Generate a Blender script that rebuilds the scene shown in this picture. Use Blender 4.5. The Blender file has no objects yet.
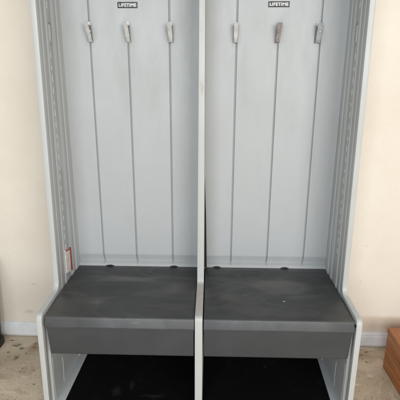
import bpy, bmesh, math, random
from mathutils import Vector, Matrix
random.seed(7)
scene = bpy.context.scene
col = scene.collection

# ------------------------------------------------------------------ camera
F, PITCH, YAW, ROLL = 433.74, .2883, -.0242, -.0044
CAM = Vector((.036, -1.4303, 1.3464))
def ray(u, v):
    x, y, z = (u - 200) / F, 1., (200 - v) / F
    c, s = math.cos(ROLL), math.sin(ROLL); a = c*x + s*z; b = -s*x + c*z
    c, s = math.cos(PITCH), math.sin(PITCH); Y = c*y + s*b; Z = -s*y + c*b
    c, s = math.cos(YAW), math.sin(YAW)
    return Vector((c*a + s*Y, -s*a + c*Y, Z))
fw = ray(200, 200); rt = (ray(201, 200) - fw).normalized(); up = (ray(200, 199) - fw).normalized(); fw.normalize()
cd = bpy.data.cameras.new('camera'); cam = bpy.data.objects.new('camera', cd); col.objects.link(cam)
R3 = Matrix((rt, up, -fw)).transposed()
cam.matrix_world = Matrix.Translation(CAM) @ R3.to_4x4()
cd.sensor_width = 36; cd.lens = 36 * F / 400; cd.clip_start = .02; cd.clip_end = 100
scene.camera = cam

# ------------------------------------------------------------------ light
world = bpy.data.worlds.new('World'); scene.world = world; world.use_nodes = True
bg = world.node_tree.nodes['Background']
bg.inputs['Color'].default_value = (1.0, .95, .885, 1); bg.inputs['Strength'].default_value = .40
def area(name, loc, target, sx, sy, power, color):
    l = bpy.data.lights.new(name, 'AREA'); l.shape = 'RECTANGLE'; l.size = sx; l.size_y = sy
    l.energy = power; l.color = color
    o = bpy.data.objects.new(name, l); col.objects.link(o); o.location = loc
    o.rotation_euler = (Vector(target) - Vector(loc)).to_track_quat('-Z', 'Y').to_euler()
area('garage_door_sky_light', (-.9, -4.2, 2.0), (0, .4, .9), 1.8, 1.9, 102, (.82, .91, 1.0))
area('garage_door_driveway_light', (2.0, -4.2, 2.0), (0, .4, .9), 2.4, 1.9, 128, (.985, .985, .975))
vs = scene.view_settings; vs.view_transform = 'Standard'; vs.look = 'None'; vs.gamma = 1; vs.exposure = 0
vs.use_curve_mapping = False

# ------------------------------------------------------------------ materials
def lin(r, g, b):
    f = lambda c: c/255/12.92 if c/255 <= .04045 else ((c/255 + .055)/1.055)**2.4
    return (f(r), f(g), f(b), 1)
class NT:
    def __init__(s, name, rough=.5, spec=.5):
        s.m = bpy.data.materials.new(name); s.m.use_nodes = True
        s.t = s.m.node_tree; s.b = s.t.nodes['Principled BSDF']
        s.b.inputs['Roughness'].default_value = rough; s.b.inputs['Specular IOR Level'].default_value = spec
        tc = s.t.nodes.new('ShaderNodeTexCoord'); s.co = tc.outputs['Object']
    def n(s, kind, **kw):
        x = s.t.nodes.new('ShaderNode' + kind)
        for k, v in kw.items():
            if k.startswith('i_'): x.inputs[k[2:].replace('_', ' ')].default_value = v
            else: setattr(x, k, v)
        return x
    def link(s, a, b): s.t.links.new(a, b)
    def mapped(s, scale, loc=(0, 0, 0)):
        m = s.n('Mapping'); m.inputs['Scale'].default_value = scale; m.inputs['Location'].default_value = loc
        s.link(s.co, m.inputs['Vector']); return m.outputs[0]
    def noise(s, scale, detail=4, rough=.55, vec=None, dist=0):
        x = s.n('TexNoise', i_Scale=scale, i_Detail=detail, i_Roughness=rough, i_Distortion=dist)
        s.link(vec or s.co, x.inputs['Vector']); return x.outputs['Fac']
    def ramp(s, fac, stops):
        r = s.n('ValToRGB'); e = r.color_ramp.elements
        while len(e) < len(stops): e.new(.5)
        for q, (p, c) in zip(e, stops):
            q.position = p; q.color = c if isinstance(c, tuple) else (c, c, c, 1)
        s.link(fac, r.inputs[0]); return r.outputs[0]
    def mix(s, fac, a, b, mode='MIX'):
        x = s.n('Mix', data_type='RGBA', blend_type=mode)
        for i, v in ((0, fac), (6, a), (7, b)):
            if isinstance(v, (tuple, float, int)): x.inputs[i].default_value = v
            else: s.link(v, x.inputs[i])
        return x.outputs[2]
    def math(s, op, a, b=None, c=None, clamp=False):
        x = s.n('Math', operation=op, use_clamp=clamp)
        for i, v in enumerate((a, b, c)):
            if v is None: continue
            if isinstance(v, (float, int)): x.inputs[i].default_value = v
            else: s.link(v, x.inputs[i])
        return x.outputs[0]
    def sep(s):
        x = s.n('SeparateXYZ'); s.link(s.co, x.inputs[0]); return x.outputs
    def bump(s, h, strength=.2, dist=.002):
        x = s.n('Bump', i_Strength=strength, i_Distance=dist)
        s.link(h, x.inputs['Height'])
        if s.b.inputs['Normal'].links: s.link(s.b.inputs['Normal'].links[0].from_socket, x.inputs['Normal'])
        s.link(x.outputs[0], s.b.inputs['Normal'])
    def color(s, c): s.link(c, s.b.inputs['Base Color'])
    def roughness(s, c): s.link(c, s.b.inputs['Roughness'])
    def spot(s, pts, soft=.4, warp=.02, ws=30):
        """sum of small irregular blots at given (x,y,z,rx,ry,rz) of object space -> mask socket"""
        nz = s.n('TexNoise', i_Scale=ws, i_Detail=3.); s.link(s.co, nz.inputs['Vector'])
        d = s.n('VectorMath', operation='MULTIPLY_ADD'); s.link(nz.outputs['Color'], d.inputs[0])
        d.inputs[1].default_value = (warp,)*3; s.link(s.co, d.inputs[2])
        d2 = s.n('VectorMath', operation='SUBTRACT'); s.link(d.outputs[0], d2.inputs[0]); d2.inputs[1].default_value = (warp/2,)*3
        tot = None
        for (x, y, z, rx, ry, rz) in pts:
            a = s.n('VectorMath', operation='SUBTRACT'); s.link(d2.outputs[0], a.inputs[0]); a.inputs[1].default_value = (x, y, z)
            b = s.n('VectorMath', operation='DIVIDE'); s.link(a.outputs[0], b.inputs[0]); b.inputs[1].default_value = (rx, ry, rz)
            l = s.n('VectorMath', operation='LENGTH'); s.link(b.outputs[0], l.inputs[0])
            mr = s.n('MapRange', interpolation_type='SMOOTHSTEP'); s.link(l.outputs['Value'], mr.inputs[0])
            mr.inputs[1].default_value = 1 - soft; mr.inputs[2].default_value = 1 + soft*.5
            mr.inputs[3].default_value = 1; mr.inputs[4].default_value = 0
            tot = mr.outputs[0] if tot is None else s.math('MAXIMUM', tot, mr.outputs[0])
        return tot

def plastic(name, base, dirt, rough=.42, spots=None, streak=(.9, .9, .25)):
    t = NT(name, rough)
    a = t.noise(3.2, 5, .6); st = t.noise(14, 6, .65, t.mapped(streak)); fine = t.noise(160, 3)
    c = t.mix(t.ramp(a, [(.42, 0.), (.72, .26)]), base, dirt)
    c = t.mix(t.ramp(st, [(.52, 0.), (.75, .3)]), c, dirt)
    scuff = t.noise(60, 5, .7, t.mapped((.25, 1, 1)))
    c = t.mix(t.ramp(scuff, [(.66, 0.), (.74, .35)]), c, dirt)
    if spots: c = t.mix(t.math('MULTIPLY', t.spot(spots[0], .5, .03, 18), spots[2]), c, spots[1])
    t.color(c)
    t.roughness(t.ramp(st, [(.3, rough - .08), (.7, rough + .16)]))
    t.bump(fine, .12, .0006); t.bump(t.noise(5, 2), .35, .006)
    return t.m
M = {}
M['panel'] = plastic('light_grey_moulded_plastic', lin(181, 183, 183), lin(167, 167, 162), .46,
    spots=([(hx, .46, 1.49, .03, .1, .055) for hx in (-.468, -.312, -.135, .132, .305, .470)], lin(150, 149, 144), .34))  # shadowy, dirty smudges around the hooks, painted into the panel colour
M['side'] = plastic('grey_side_panel_plastic', lin(189, 192, 192), lin(166, 163, 154), .42)
M['rim'] = plastic('pale_grey_rim_plastic', lin(190, 191, 188), lin(164, 160, 148), .42)
M['divider'] = plastic('pale_grey_divider_plastic', lin(190, 191, 188), lin(164, 160, 148), .42,
    spots=([(0, .15, .46, .05, .14, .03), (.0, .27, 1.285, .007, .05, .03)], lin(165, 150, 128), .4))
def seat_mat():
    t = NT('charcoal_seat_plastic', .5, .45)
    a = t.noise(4.5, 5, .6); g = t.noise(40, 6, .7, t.mapped((.12, 1, 1)))
    c = t.mix(t.ramp(a, [(.4, 0.), (.7, 1.)]), lin(58, 59, 60), lin(68, 69, 69))
    sweep = t.noise(5, 3, .5, t.mapped((.45, 1.1, .2), (.3, .2, 0)), dist=1.2)
    c = t.mix(t.ramp(sweep, [(.50, 0.), (.53, .20), (.62, .08), (.66, 0.)]), c, lin(104, 104, 101))  # broad soft sheen of the lids, painted in as paler sweeps
    hair = t.noise(9, 2, .5, t.mapped((1, 9, 1)), dist=2.5)
    c = t.mix(t.ramp(hair, [(.497, 0.), (.5, .12), (.503, 0.)]), c, lin(130, 128, 122))
    c = t.mix(t.ramp(g, [(.5, 0.), (.8, .4)]), c, lin(88, 85, 79))
    pale = t.spot([(.12, .18, .45, .045, .035, .1), (-.33, .33, .45, .15, .02, .1), (-.11, .25, .45, .05, .05, .1), (.30, .30, .45, .14, .035, .1),
                   (.18, .20, .45, .02, .012, .1), (-.42, .12, .45, .03, .03, .1)], .9, .06, 9)
    c = t.mix(t.math('MULTIPLY', pale, .15), c, lin(150, 146, 132))
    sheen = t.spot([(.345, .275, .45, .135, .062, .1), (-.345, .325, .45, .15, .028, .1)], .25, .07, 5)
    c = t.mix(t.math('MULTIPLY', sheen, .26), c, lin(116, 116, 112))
    dot = t.spot([(.341, .149, .45, .005, .005, .02)], .3, .002)
    c = t.mix(dot, c, lin(165, 165, 160))
    ch = t.spot([(-.316, -.006, .447, .008, .01, .006), (-.27, -.006, .447, .012, .01, .005), (-.24, -.006, .436, .02, .01, .003),
                 (-.16, -.006, .448, .010, .01, .004), (.22, -.006, .448, .03, .01, .004), (.1, -.006, .45, .02, .01, .003), (-.45, -.006, .449, .012, .01, .003)], .5, .006, 90)
    c = t.mix(t.ramp(t.math('ADD', t.sep()[1], t.math('MULTIPLY', t.noise(50, 3), .004)), [(.004, .05), (.009, .22), (.0145, 0.)]), c, lin(128, 128, 126))   # highlight along the front lip, painted into the colour
    c = t.mix(t.math('MULTIPLY', ch, .35), c, lin(140, 138, 134))
    t.color(c)
    t.roughness(t.ramp(t.noise(7, 6, .65), [(.3, .34), (.75, .56)]))
    t.bump(g, .35, .0012); t.bump(t.noise(330, 2), .45, .0008); t.bump(t.noise(4, 2), .3, .006)
    return t.m
M['seat'] = seat_mat()
def drawer_mat():
    t = NT('dark_grey_bin_plastic', .45, .45)
    c = t.mix(t.ramp(t.noise(6, 5, .6), [(.4, 0.), (.75, 1.)]), lin(63, 65, 67), lin(71, 73, 75))
    c = t.mix(t.ramp(t.noise(50, 5, .7, t.mapped((.2, 1, 1))), [(.6, 0.), (.85, .2)]), c, lin(112, 111, 108))
    t.color(c); t.bump(t.noise(200, 3), .2, .0006); t.bump(t.noise(5, 2), .3, .005); return t.m
M['drawer'] = drawer_mat()
def black_mat():
    t = NT('black_liner', .8, .1)
    d = t.noise(16, 6, .75); c = t.mix(t.ramp(d, [(.55, 0.), (.8, .22)]), (.004, .004, .0045, 1), (.04, .04, .04, 1))
    sc = t.spot([(-.36, .12, .02, .02, .03, .05), (-.30, .16, .02, .012, .03, .05), (-.46, .06, .02, .03, .008, .05), (.30, .31, .02, .006, .012, .05), (-.20, .10, .02, .05, .008, .05)], .8, .03, 40)
    c = t.mix(t.math('MULTIPLY', sc, .12), c, (.12, .12, .11, 1))
    v = t.n('TexVoronoi', i_Scale=34.); t.link(t.co, v.inputs['Vector'])
    c = t.mix(t.ramp(v.outputs['Distance'], [(.0, .7), (.06, 0.)]), c, (.09, .09, .085, 1))
    t.color(c); t.bump(t.noise(300, 3), .5, .001); return t.m
M['black'] = black_mat()
def simple(name, c, rough=.5, metal=0, n=None, nc=None, ns=40):
    t = NT(name, rough); t.b.inputs['Metallic'].default_value = metal
    t.color(t.mix(t.ramp(t.noise(ns, 5, .65), [(.4, 0.), (.7, .8)]), c, nc or tuple(x*.75 for x in c[:3]) + (1,)))
    t.bump(t.noise(ns*4, 3), .15, .0005); return t.m
M['gap_black'] = simple('gap_and_hinge_black', (.01, .01, .01, 1), .7)  # black for the shaded gap strip, shared by the hinges
M['zinc'] = simple('galvanised_steel', lin(206, 206, 202), .42, .2, nc=lin(170, 170, 167), ns=60)
M['dull'] = simple('dull_grey_steel', lin(178, 180, 182), .4, .15, nc=lin(146, 148, 150), ns=70)
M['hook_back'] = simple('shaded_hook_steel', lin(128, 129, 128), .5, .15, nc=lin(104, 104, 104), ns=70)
M['rusty'] = simple('tarnished_steel', lin(164, 155, 154), .5, .3, nc=lin(112, 98, 96), ns=120)
M['chrome'] = simple('screw_steel', (.8, .8, .8, 1), .15, 1)
M['plate'] = simple('black_plate', lin(38, 38, 40), .35, nc=lin(70, 70, 70))
M['white'] = simple('white_print', lin(235, 235, 232), .5, nc=lin(205, 205, 202))
M['worn'] = simple('scuffed_pale_plastic', lin(196, 197, 193), .5, nc=lin(176, 176, 170))
M['red'] = simple('red_print', lin(178, 62, 48), .5)
M['paper'] = simple('sticker_paper', lin(232, 228, 220), .6, nc=lin(196, 184, 174), ns=70)
M['slot'] = simple('slot_shadow_plastic', lin(140, 142, 142), .6)
def wall_mat():
    t = NT('cream_wall_paint', .7, .25)
    o = t.sep()
    a = t.noise(2.2, 6, .6, dist=.4); b = t.noise(11, 5, .65)
    c = t.mix(t.ramp(a, [(.38, 0.), (.68, 1.)]), lin(233, 224, 209), lin(228, 217, 201))
    c = t.mix(t.ramp(b, [(.5, 0.), (.85, .45)]), c, lin(222, 211, 195))
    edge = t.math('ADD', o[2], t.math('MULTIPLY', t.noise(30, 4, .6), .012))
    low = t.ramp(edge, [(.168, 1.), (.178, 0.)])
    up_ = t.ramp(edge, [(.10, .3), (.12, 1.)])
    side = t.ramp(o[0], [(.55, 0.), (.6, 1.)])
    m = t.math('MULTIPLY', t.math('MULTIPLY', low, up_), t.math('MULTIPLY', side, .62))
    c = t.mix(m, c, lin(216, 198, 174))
    # nicks and marks in the paint
    nick = t.spot([(-.86, 0, .30, .02, .3, .006), (-.73, 0, .45, .008, .3, .02), (-.9, 0, .14, .03, .3, .012), (.78, 0, .36, .004, .3, .005), (-.70, 0, .2, .01, .3, .03),
                   (.785, 0, .552, .004, .3, .005), (.79, 0, .549, .003, .3, .003), (.72, 0, .27, .012, .3, .004)], .8, .02, 30)
    c = t.mix(t.math('MULTIPLY', nick, .35), c, lin(180, 165, 148))
    t.color(c)
    t.bump(t.noise(70, 4, .6), .5, .003); t.bump(t.noise(260, 3), .35, .001); t.bump(t.noise(3, 3), .3, .02)
    return t.m
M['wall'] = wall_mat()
def base_mat():
    t = NT('white_baseboard_paint', .4)
    c = t.mix(t.ramp(t.noise(18, 5, .65), [(.45, 0.), (.8, .6)]), lin(228, 229, 230), lin(196, 190, 180))
    o = t.sep()
    c = t.mix(t.ramp(t.math('ADD', o[2], t.math('MULTIPLY', t.noise(60, 4), .012)), [(.008, .7), (.020, 0.)]), c, lin(160, 145, 128))
    t.color(c); t.bump(t.noise(60, 3), .15, .001); return t.m
M['base'] = base_mat()
def floor_mat():
    t = NT('stained_concrete', .72, .3)
    a = t.noise(3.1, 7, .62, dist=.6); b = t.noise(13, 7, .7, dist=.3); f = t.noise(90, 5, .7)
    c = t.mix(t.ramp(a, [(.36, 0.), (.62, 1.)]), lin(192, 176, 153), lin(214, 200, 178))
    c = t.mix(t.ramp(b, [(.50, 0.), (.66, .65)]), c, lin(172, 152, 128))
    c = t.mix(t.ramp(t.noise(7, 7, .7, dist=1.0), [(.56, 0.), (.66, .6)]), c, lin(222, 210, 188))
    c = t.mix(t.ramp(f, [(.45, 0.), (.75, .5)]), c, lin(140, 122, 102))
    v = t.n('TexVoronoi', i_Scale=34., i_Randomness=1.); t.link(t.co, v.inputs['Vector'])
    vm = t.math('MULTIPLY', t.ramp(v.outputs['Distance'], [(.10, 1.), (.20, 0.)]), t.ramp(t.noise(6, 3), [(.50, 0.), (.60, .85)]))
    c = t.mix(vm, c, lin(88, 68, 50))
    dk = t.spot([(-.985, .50, 0, .02, .006, .1), (-.935, .462, 0, .016, .012, .1), (-.907, .432, 0, .016, .012, .1), (-.955, .455, 0, .02, .008, .1), (-.903, .360, 0, .013, .02, .1),
                 (-.853, .478, 0, .010, .008, .1), (-.848, .450, 0, .008, .008, .1), (-.96, .40, 0, .008, .006, .1), (-.87, .40, 0, .006, .006, .1),
                 (.83, .46, 0, .012, .008, .1), (.76, .44, 0, .006, .005, .1), (.80, .38, 0, .008, .006, .1), (.72, .33, 0, .006, .006, .1), (.74, .1, 0, .006, .004, .1)], .8, .03, 75)
    c = t.mix(t.math('MULTIPLY', dk, .7), c, lin(84, 64, 48))
    rd = t.spot([(-.98, .22, 0, .10, .035, .1), (-.85, .45, 0, .03, .05, .1), (-.80, .05, 0, .1, .05, .1), (.80, .43, 0, .09, .05, .1), (-1.0, .08, 0, .05, .1, .1)], .9, .08, 14)
    c = t.mix(t.math('MULTIPLY', rd, .5), c, lin(140, 92, 58))
    wt = t.spot([(-.845, .30, 0, .030, .006, .1), (-.825, .325, 0, .03, .005, .1), (-.91, .20, 0, .05, .006, .1), (-.80, .23, 0, .02, .004, .1), (-.86, .12, 0, .06, .01, .1), (.7, .22, 0, .03, .01, .1), (.78, .28, 0, .02, .015, .1)], .6, .05, 16)
    c = t.mix(t.math('MULTIPLY', wt, .55), c, lin(226, 214, 192))
    t.color(c); t.roughness(t.ramp(b, [(.3, .6), (.7, .85)]))
    t.bump(b, .3, .004); t.bump(f, .3, .0015); t.bump(vm, .4, .001); return t.m
M['floor'] = floor_mat()
def wood_mat(name='oiled_orange_wood'):
    t = NT(name, .48, .4)
    g = t.noise(26, 8, .7, t.mapped((1.2, .14, 1.0)), dist=.5); g2 = t.noise(90, 5, .7, t.mapped((1.2, .06, 1.)))
    c = t.mix(t.ramp(g, [(.34, 0.), (.66, 1.)]), lin(152, 92, 52), lin(192, 126, 76))
    c = t.mix(t.ramp(g2, [(.5, 0.), (.7, .5)]), c, lin(128, 76, 42))
    t.color(c); t.bump(g, .3, .0015); t.bump(g2, .25, .0008); return t.m
M['wood'] = wood_mat()
M['bin'] = simple('black_tub_plastic', (.012, .012, .013, 1), .55)

# ------------------------------------------------------------------ mesh helpers
def obj(name, bm, mats, parent=None, sharp=35):
    me = bpy.data.meshes.new(name)
    bmesh.ops.recalc_face_normals(bm, faces=bm.faces)
    for f in bm.faces: f.smooth = True
    bm.to_mesh(me); bm.free()
    me.set_sharp_from_angle(angle=math.radians(sharp))
    for m in (mats if isinstance(mats, list) else [mats]): me.materials.append(m)
    o = bpy.data.objects.new(name, me); col.objects.link(o)
    if parent: o.parent = parent
    return o
def box(bm, x0, x1, y0, y1, z0, z1, bev=0, seg=3, mi=0):
    r = bmesh.ops.create_cube(bm, size=1)['verts']
    for v in r:
        v.co = Vector(((x0+x1)/2 + v.co.x*(x1-x0), (y0+y1)/2 + v.co.y*(y1-y0), (z0+z1)/2 + v.co.z*(z1-z0)))
    fs = {f for v in r for f in v.link_faces}
    for f in fs: f.material_index = mi
    if bev:
        es = {e for v in r for e in v.link_edges}
        bmesh.ops.bevel(bm, geom=list(es), offset=bev, segments=seg, profile=.5, affect='EDGES')
def extrude_poly(bm, pts, axis, a, b, bev=0, mi=0, seg=2):
    """closed polygon pts (2d) swept along axis from a to b. axis 0: pts are (y,z); axis 2: pts are (x,y); axis 1: (x,z)"""
    def P(p, t): return {0: (t, p[0], p[1]), 2: (p[0], p[1], t), 1: (p[0], t, p[1])}[axis]
    A = [bm.verts.new(P(p, a)) for p in pts]; B = [bm.verts.new(P(p, b)) for p in pts]
    fs = [bm.faces.new(A), bm.faces.new(B[::-1])]
    n = len(pts)
    for i in range(n): fs.append(bm.faces.new((A[i], B[i], B[(i+1) % n], A[(i+1) % n])))
    for f in fs: f.material_index = mi
    if bev:
        bmesh.ops.recalc_face_normals(bm, faces=fs)
        es = {e for f in fs[:2] for e in f.edges}
        bmesh.ops.bevel(bm, geom=list(es), offset=bev, segments=seg, profile=.5, affect='EDGES')
def rounded(pts, radii, n=5):
    out = []
    L = len(pts)
    for i, (p, r) in enumerate(zip(pts, radii)):
        p = Vector(p); a = Vector(pts[i-1]); b = Vector(pts[(i+1) % L])
        if r <= 0: out.append(tuple(p)); continue
        da = (a-p).normalized(); db = (b-p).normalized()
        ang = da.angle(db); d = r/math.tan(ang/2)
        p0 = p + da*d; p1 = p + db*d
        for k in range(n+1):
            t = k/n; out.append(tuple(p0*(1-t)**2 + p*2*t*(1-t) + p1*t*t))
    return out
def band_mesh(bm, path, width_fn, x0, x1, bev, mi=0):
    """strip following an open front path (y,z), offset inwards; swept in x"""
    n = len(path); P = [Vector(p) for p in path]; off = []
    for i in range(n):
        d = (P[min(i+1, n-1)] - P[max(i-1, 0)]).normalized()
        off.append(P[i] + Vector((d.y, -d.x))*width_fn)
    extrude_poly(bm, [tuple(p) for p in P] + [tuple(p) for p in off[::-1]], 0, x0, x1, bev, mi)

# ------------------------------------------------------------------ setting: floor, wall, baseboard
def tag(o, label=None, cat=None, group=None, kind=None):
    if label: o['label'] = label
    if cat: o['category'] = cat
    if group: o['group'] = group
    if kind: o['kind'] = kind
bm = bmesh.new(); box(bm, -5, 5, -6, 3, -.1, 0)
o = obj('floor', bm, M['floor']); tag(o, 'stained tan concrete garage floor with dark specks', 'floor', kind='structure')
WA = math.atan2(.503-.541, .872+.961)
wy = .541 + (0 + .961)*math.tan(WA)          # wall face where x = 0
bm = bmesh.new(); box(bm, -4, 4, 0, .12, 0.002, 3.0)
wall = obj('wall', bm, M['wall']); wall.location = (0, wy + .012, 0); wall.rotation_euler.z = WA
tag(wall, 'cream painted garage wall behind the locker bench', 'wall', kind='structure')
bm = bmesh.new()
prof = rounded([(.0, .001), (-.012, .001), (-.012, .058), (-.009, .062), (-.009, .068), (-.004, .078), (0, .080)], [0, .001, .003, .002, .002, .003, 0], 3)
extrude_poly(bm, prof, 0, -3.9, 3.9)
bb = obj('baseboard', bm, M['base']); bb.location = (0, wy + .0115, 0); bb.rotation_euler.z = WA
tag(bb, 'white painted baseboard along the foot of the cream wall', 'baseboard', kind='structure')

# ------------------------------------------------------------------ the locker bench
root = bpy.data.objects.new('locker_bench', None); col.objects.link(root)
tag(root, 'double grey plastic locker bench with coat hooks and two charcoal lidded seats', 'locker bench')
WO, WI, HT = .61, .585, 1.84
DB = .46            # front face of the back panels
YU = .203           # front of the upper sides
ZS = .46

def taper(v, s):
    w = max(0, min(1, (.46-v.co.y)/.2))          # the sides lean in slightly towards the top of their front edge
    v.co.x += w*((v.co.z-.45)*.0145 - .009 if s < 0 else -max(0, v.co.z-.45)*.0105)
def side_panel(s):
    bm = bmesh.new()
    X = lambda a: s*a
    front = rounded([(0.0, .0), (.0, ZS), (YU, ZS+.006), (YU, HT)], [0, .026, .035, 0], 7)
    # outer shell, set back a little from the rim edge
    shell = [(y+.006, z) for y, z in front] + [(.498, HT-.001), (.498, 0)]
    x0, x1 = sorted((X(.593), X(.609)))
    extrude_poly(bm, shell, 0, x0, x1, 0)
    # back corner post with returned flange behind which the back panel tucks
    # bright rim along the front edge
    x0, x1 = sorted((X(.5880), X(WO)))
    band_mesh(bm, front, .030, x0, x1, .0035, 1)
    # second, lower step of the rim
    x0, x1 = sorted((X(.5905), X(.6)))
    inner = [(y+.026, z) for y, z in rounded([(0, 0), (0, ZS-.02), (YU, ZS-.02), (YU, HT)], [0, .02, .02, 0], 4)]
    band_mesh(bm, inner, .016, x0, x1, .002, 0)
    # relief of the inner face: profile (depth y, inner x) swept in height
    def relief(pr, z0, z1):
        pts = [(X(.597), pr[0][0])] + [(X(x), y) for y, x in pr] + [(X(.597), pr[-1][0])]
        extrude_poly(bm, pts, 2, z0, z1, 0)
    relief([(.238, .594), (.244, .588), (.276, .588), (.281, .5905), (.286, .5905), (.291, .5865), (.345, .5865), (.350, .5895), (.356, .5895), (.362, .5855),
            (.405, .5855), (.409, .5875), (.413, .5875), (.418, .5835), (.494, .5835 if s > 0 else .5800)], ZS-.02, HT-.004)
    relief([(.036, .594), (.042, .582), (.20, .5795), (.34, .577), (.345, .581), (.352, .581), (.357, .577), (DB+.03, .577)], .018, ZS-.024)
    # foot flange that carries the floor of the compartment
    # short stitched ribs
    for k in range(27):
        z = .60 + k*.044
        if 1.42 < z < 1.56: continue
        x0, x1 = sorted((X(.5842), X(.590)))
        box(bm, x0, x1, .308, .3105, z, z+.022+.006*math.sin(k*2.1), .0008, 1, 2 if k % 4 == 1 else 0)
    for (y, z0, z1) in ((.052, .03, .235), (.155, .045, .168)):
        n = 12
        for k in range(n):
            a = z0+(z1-z0)*k/n; b = z0+(z1-z0)*(k+1)/n
            x0, x1 = sorted((X(.5784 if y > .1 else .5805), X(.583)))
            yy = y + .0022*math.sin(k*.5 + y*30)
            box(bm, x0, x1, yy-.0009-.0006*math.sin(k*1.3), yy+.0010, a, b+.001*(k < n-1), .0006, 1, 2)
    for v in bm.verts: taper(v, s)
    fl = [(.5485, .012), (.5665, .49), (.592, .49), (.592, .012)] if s > 0 else [(-.562, .012), (-.552, .49), (-.592, .49), (-.606, .012)]
    extrude_poly(bm, fl, 2, 0.0005, .024, .003)
    o = obj('side_panel', bm, [M['side'], M['rim'], M['worn']], root)
    # keyhole slot
    bm = bmesh.new(); x0, x1 = sorted((X(.5852), X(.5895)))
    box(bm, x0, x1, .318, .336, 1.455, 1.515, .0018, 2)
    for v in bm.verts: taper(v, s)
    sl = obj('slot_plate', bm, M['side'], o)
    bm = bmesh.new(); x0, x1 = sorted((X(.5846), X(.588)))
    box(bm, x0, x1, .3325, .338, 1.46, 1.52, .0008, 1); box(bm, x0, x1, .322, .332, 1.442, 1.447, .0008, 1); box(bm, x0, x1, .318, .324, 1.517, 1.524, .001, 1)
    for v in bm.verts: taper(v, s)
    obj('slot', bm, M['slot'], o)
    return o
sL = side_panel(-1); sR = side_panel(1)
sL['label'] = 'left side panel with small red and white sticker'; sR['label'] = 'right side panel without sticker'
# sticker: slanted red and white label on the inner face of the left side
def quad(bm, c, x0, x1, mi=0):
    A = [bm.verts.new((x0, y, z)) for y, z in c]; B = [bm.verts.new((x1, y, z)) for y, z in c]
    fs = [bm.faces.new(A), bm.faces.new(B[::-1])]
    for i in range(4): fs.append(bm.faces.new((A[i], B[i], B[(i+1) % 4], A[(i+1) % 4])))
    for f in fs: f.material_index = mi
bm = bmesh.new()
quad(bm, [(.296, .492), (.345, .480), (.345, .590), (.296, .600)], -.590, -.5832)
quad(bm, [(.346, .480), (.364, .476), (.364, .587), (.346, .590)], -.590, -.5830, 1)
quad(bm, [(.297, .5915), (.3455, .581), (.3455, .5895), (.297, .5995)], -.590, -.5829, 1)
for v in bm.verts: taper(v, -1)
obj('sticker', bm, [M['paper'], M['red']], sL)

# divider
bm = bmesh.new()
YD = .283
front = rounded([(0.0, .0), (.0, ZS+.002), (YD, ZS+.003), (YD, HT)], [0, .02, .02, 0], 6)
extrude_poly(bm, front + [(.495, HT-.001), (.495, 0)], 0, -.0175+.002, .0135+.0005, .0025)
for v in bm.verts:       # upper part is a little thinner
    if v.co.z > ZS + .03: v.co.x = (v.co.x + .002)*.72 - .0005
o = obj('divider', bm, M['divider'], root); o.location.x = -.001

# back panels
def back_panel(x0, x1, grooves, seam):
    xs = [(x0, 0, 9), (x1, 0, 9)]
    for g, ztop in grooves:      # x, depth, top height
        for dx, d in ((-.0042, 0), (-.0012, .010), (.0010, .010), (.0042, 0)):
            xs.append((g+dx, d, ztop))
    x = x0 + .04
    while x < x1 - .01:
        if all(abs(x-q[0]) > .008 for q in xs): xs.append((x, 0, 9))
        x += .04
    xs.sort()
    zs = [ZS-.02, ZS-.002, ZS+.0, ZS+.006, ZS+.009, ZS+.014, .495, .511, .516, .6, .8, seam-.003, seam, seam+.003, 1.1, 1.3, 1.450, 1.4562, 1.5, 1.6, 1.7, HT-.02]
    def dep(z):              # profile of the foot of the panel: lip, recess, chamfer
        if z <= ZS+.0065: return -.004
        if z <= ZS+.0095: return .002
        if z <= ZS+.0145: return .0165
        if z <= .496: return .0068
        if z <= .5115: return .0006
        if abs(z-seam) < .001: return .00025
        return 0
    bm = bmesh.new(); G = []
    for z in zs:
        row = []
        for (x, d, zt) in xs:
            on = d if (z < zt - .005 and z > ZS+.008) else 0
            row.append(bm.verts.new((x, DB + dep(z) + on, z)))
        G.append(row)
    for i in range(len(zs)-1):
        for j in range(len(xs)-1): bm.faces.new((G[i][j], G[i][j+1], G[i+1][j+1], G[i+1][j]))
    # close the back
    yb = .495
    bl = [bm.verts.new((r[0].co.x, yb, r[0].co.z)) for r in G]; br = [bm.verts.new((r[-1].co.x, yb, r[-1].co.z)) for r in G]
    for i in range(len(zs)-1):
        bm.faces.new((G[i][0], G[i+1][0], bl[i+1], bl[i])); bm.faces.new((G[i][-1], br[i], br[i+1], G[i+1][-1]))
        bm.faces.new((bl[i], bl[i+1], br[i+1], br[i]))
    bm.faces.new([bl[0]] + G[0] + [br[0]]); bm.faces.new([bl[-1], br[-1]] + G[-1][::-1])
    return obj('back_panel', bm, M['panel'], root, 2)
GZ = 9
back_panel(-.5830, -.0120, [(-.465, GZ), (-.308, 1.456), (-.137, GZ)], .962)
back_panel(.0095, .5830, [(.137, GZ), (.306, 1.456), (.476, GZ)], .957)
bm = bmesh.new(); extrude_poly(bm, [(.0100, ZS-.004), (.0235, ZS-.004), (.0215, .56), (.0180, .72), (.0112, .90), (.0100, .90)], 1, .452, .4592)
obj('gap_black', bm, M['gap_black'], root)  # added black strip, stands in for the shade in the gap beside the divider

# roof and upper shelf (above the frame)
bm = bmesh.new(); box(bm, -WO-.004, WO+.004, .19, .50, HT+.001, HT+.035, .008)
obj('roof', bm, M['rim'], root)
for a, b in ((-.582, -.0165), (.0145, .582)):
    bm = bmesh.new(); box(bm, a, b, .235, .457, 1.69, 1.712, .004)
    obj('shelf', bm, M['side'], root)

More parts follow.
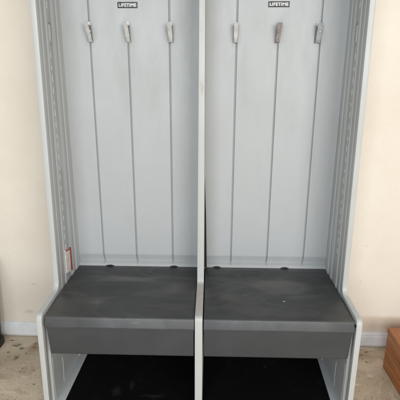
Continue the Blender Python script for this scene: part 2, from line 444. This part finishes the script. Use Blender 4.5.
# seats, bins, compartments
def seat(x0, x1):
    bm = bmesh.new()
    y0, y1, z0, z1 = -.006, .4535, .4125, .4515
    pts = rounded([(y0-.003, z0), (y0+.0125, z1), (y1, z1+.004), (y1, z0+.01)], [.004, .006, .003, .003], 5)
    extrude_poly(bm, pts, 0, x0, x1, .0035)
    # shallow raised lines near the hinge side
    for k, y in enumerate((.415, .395, .375)):
        box(bm, x0+.012, x1-.012, y, y+.006, z1-.001, z1+.0046 - (.4535-y)*.004, .0008, 1)
    return obj('seat_lid', bm, M['seat'], root)
seats = [(-.5870, -.0185), (.0165, .5815)]
def bin_front(x0, x1, zb=.280):
    bm = bmesh.new()
    n = 5
    # tub: slightly tapered box, rounded lower edge
    pts = rounded([(.004, .4105), (.013, zb), (.44, zb+.004), (.45, .4105)], [0, .012, .02, 0], 5)
    extrude_poly(bm, pts, 0, x0, x1, .004)
    w = x1-x0; mid = (x0+x1)/2
    for v in bm.verts: v.co.x += (0 if abs(v.co.x) < .1 else -.0045*math.copysign(1, v.co.x))*(min(1, max(0, (.40-v.co.z)/.115)))   # sides taper downward
    # rolled top flange just below the lid
    box(bm, x0-.001, x1+.001, -.0005, .02, .4035, .4115, .0015, 2)
    return obj('storage_bin', bm, M['drawer'], root)
for (a, b) in seats:
    lid = seat(a, b)
    for hx in ((a+.150, a+.455) if a < 0 else (a+.055, a+.375)):
        bm = bmesh.new(); box(bm, hx-.018, hx+.018, .447, .4545, .4545, .4585, .0012, 2)
        box(bm, hx-.008, hx+.010, .446, .4535, .4565, .4612, .001, 2)
        obj('hinge', bm, M['gap_black'], lid)
    bin_front(a+.002, b-(.002 if a < 0 else .003))
for a, b in ((-.5720, -.0175), (.0150, .5720)):
    bm = bmesh.new(); box(bm, a, b, .004, .49, 0.003, .0195, .002, 1)
    obj('floor_liner', bm, M['black'], root)
    bm = bmesh.new(); box(bm, a-.001, b+.0005, .462, .494, .026, .435, .003, 1)
    obj('rear_liner', bm, M['black'], root)

# coat hooks: a strip screwed to the panel, folded at the bottom and flaring outward at the top
def hook(x, z, w, m, lean=0.0, flare=.030, label=None, screw=False):
    bm = bmesh.new()
    th = .0035; h = .071
    c = [(DB-.0005, h+.006), (DB-.0005, .006), (DB-.003, .001), (DB-.010, -.001), (DB-.0145, .004), (DB-.019, .02), (DB-.010-flare, h-.004), (DB-.012-flare, h)]
    P = [Vector(p) for p in c]; A = []; Bq = []
    for i in range(len(P)):
        d = (P[min(i+1, len(P)-1)] - P[max(i-1, 0)]).normalized(); nrm = Vector((d.y, -d.x))
        A.append(P[i]); Bq.append(P[i] + nrm*th)
    pts = [tuple(p) for p in A] + [tuple(p) for p in Bq[::-1]]
    extrude_poly(bm, [(y, zz) for y, zz in pts], 0, -w/2, w/2, .0009)
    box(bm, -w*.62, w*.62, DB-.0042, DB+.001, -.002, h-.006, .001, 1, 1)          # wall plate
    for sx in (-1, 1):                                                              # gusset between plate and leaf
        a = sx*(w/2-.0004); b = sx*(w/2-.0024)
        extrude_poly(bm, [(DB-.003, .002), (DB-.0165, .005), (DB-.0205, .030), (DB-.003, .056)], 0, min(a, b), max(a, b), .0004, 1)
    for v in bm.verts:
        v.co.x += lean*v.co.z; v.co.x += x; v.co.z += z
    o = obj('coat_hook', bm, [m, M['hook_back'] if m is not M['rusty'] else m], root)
    if not screw: return o
    if label: o['label'] = label
    bm = bmesh.new()
    # screw head on the flared leaf
    r = bmesh.ops.create_uvsphere(bm, u_segments=16, v_segments=8, radius=.0036)['verts']
    for v in r: v.co = Vector((v.co.x + x + w*.22, v.co.y*.5 + DB - .026 + .001, v.co.z + z + .040))
    obj('screw', bm, M['chrome'], o)
    return o
HZ = 1.461
hook(-.462, HZ, .017, M['zinc'], -.10, .030, None, True)
hook(-.306, HZ, .017, M['zinc'], -.07, .030)
hook(-.131, HZ, .018, M['zinc'], -.06, .030)
hook(.132, HZ-.001, .016, M['zinc'], 0, .022)
hook(.302, HZ-.001, .016, M['rusty'], .05, .034, 'tarnished brownish coat hook')
hook(.465, HZ-.001, .021, M['dull'], .04, .024, 'grey coat hook with a darker face than its neighbours', True)

# name plates with raised lettering
def plate(x0, x1, z0, z1, smear):
    bm = bmesh.new(); box(bm, x0, x1, DB-.004, DB+.001, z0, z1, .001, 2)
    p = obj('name_plate', bm, M['plate'], root)
    cu = bpy.data.curves.new('lettering', 'FONT'); cu.body = 'LIFETIME'; cu.extrude = .0004; cu.offset = .0007
    cu.size = .020; cu.align_x = 'CENTER'; cu.align_y = 'CENTER'; cu.space_character = 1.12
    tmp = bpy.data.objects.new('tmp', cu); col.objects.link(tmp)
    me = bpy.data.meshes.new_from_object(tmp.evaluated_get(bpy.context.evaluated_depsgraph_get()))
    bpy.data.objects.remove(tmp)
    xs = [v.co.x for v in me.vertices]; ys = [v.co.y for v in me.vertices]
    sx = (x1-x0-.010)/(max(xs)-min(xs)); sy = (z1-z0)*.60/(max(ys)-min(ys)); cx = (max(xs)+min(xs))/2; cy = (max(ys)+min(ys))/2
    for v in me.vertices:
        v.co = Vector(((v.co.x-cx)*sx + (x0+x1)/2, DB-.0041 - v.co.z - .0001, (v.co.y-cy)*sy + (z0+z1)/2))
    me.materials.clear(); me.materials.append(M['white'])
    t = bpy.data.objects.new('lettering', me); col.objects.link(t); t.parent = p
plate(-.345, -.265, 1.590, 1.612, True); plate(.260, .344, 1.594, 1.615, False)

# ------------------------------------------------------------------ wooden chest on the right
wr = bpy.data.objects.new('wooden_box', None); col.objects.link(wr)
tag(wr, 'orange brown wooden box with boarded sides on the concrete floor by the wall', 'box')
WX = .866
bm = bmesh.new()
zs = [.0, .058, .108, .132, .186]
for i in range(4):
    box(bm, WX+.002, WX+.55, -.32, .349, zs[i]+.0008 if i else .0, zs[i+1]-.0006, .0018, 2)
box(bm, WX+.010, WX+.54, -.31, .34, .001, .184)
obj('body', bm, M['wood'], wr)
bm = bmesh.new()
for i in range(4):
    x0 = WX + i*.139 - .001
    box(bm, x0, x0+.1375, -.324, .352, .1865, .211, .004, 2)
obj('lid', bm, M['wood'], wr)

# ------------------------------------------------------------------ black tub at the left edge
tb = bpy.data.objects.new('black_tub', None); col.objects.link(tb); tb.location.x = -.014
tag(tb, 'black plastic tub standing against the wall at the left edge of the photo', 'tub')
bm = bmesh.new()
extrude_poly(bm, rounded([(-1.42, .17), (-1.006, .17), (-1.006, .525), (-1.42, .525)], [.03]*4, 5), 2, .03, .46, .004)
for v in bm.verts:
    k = (v.co.z-.03)/.43; v.co.x = -1.21 + (v.co.x+1.21)*(.93+.07*k); v.co.y = .35 + (v.co.y-.35)*(.93+.07*k)
obj('body', bm, M['bin'], tb)
bm = bmesh.new()
extrude_poly(bm, rounded([(-1.41, .18), (-1.0, .18), (-1.0, .50), (-1.41, .50)], [.03]*4, 5), 2, .0, .034, .006)
obj('foot_rim', bm, M['bin'], tb)
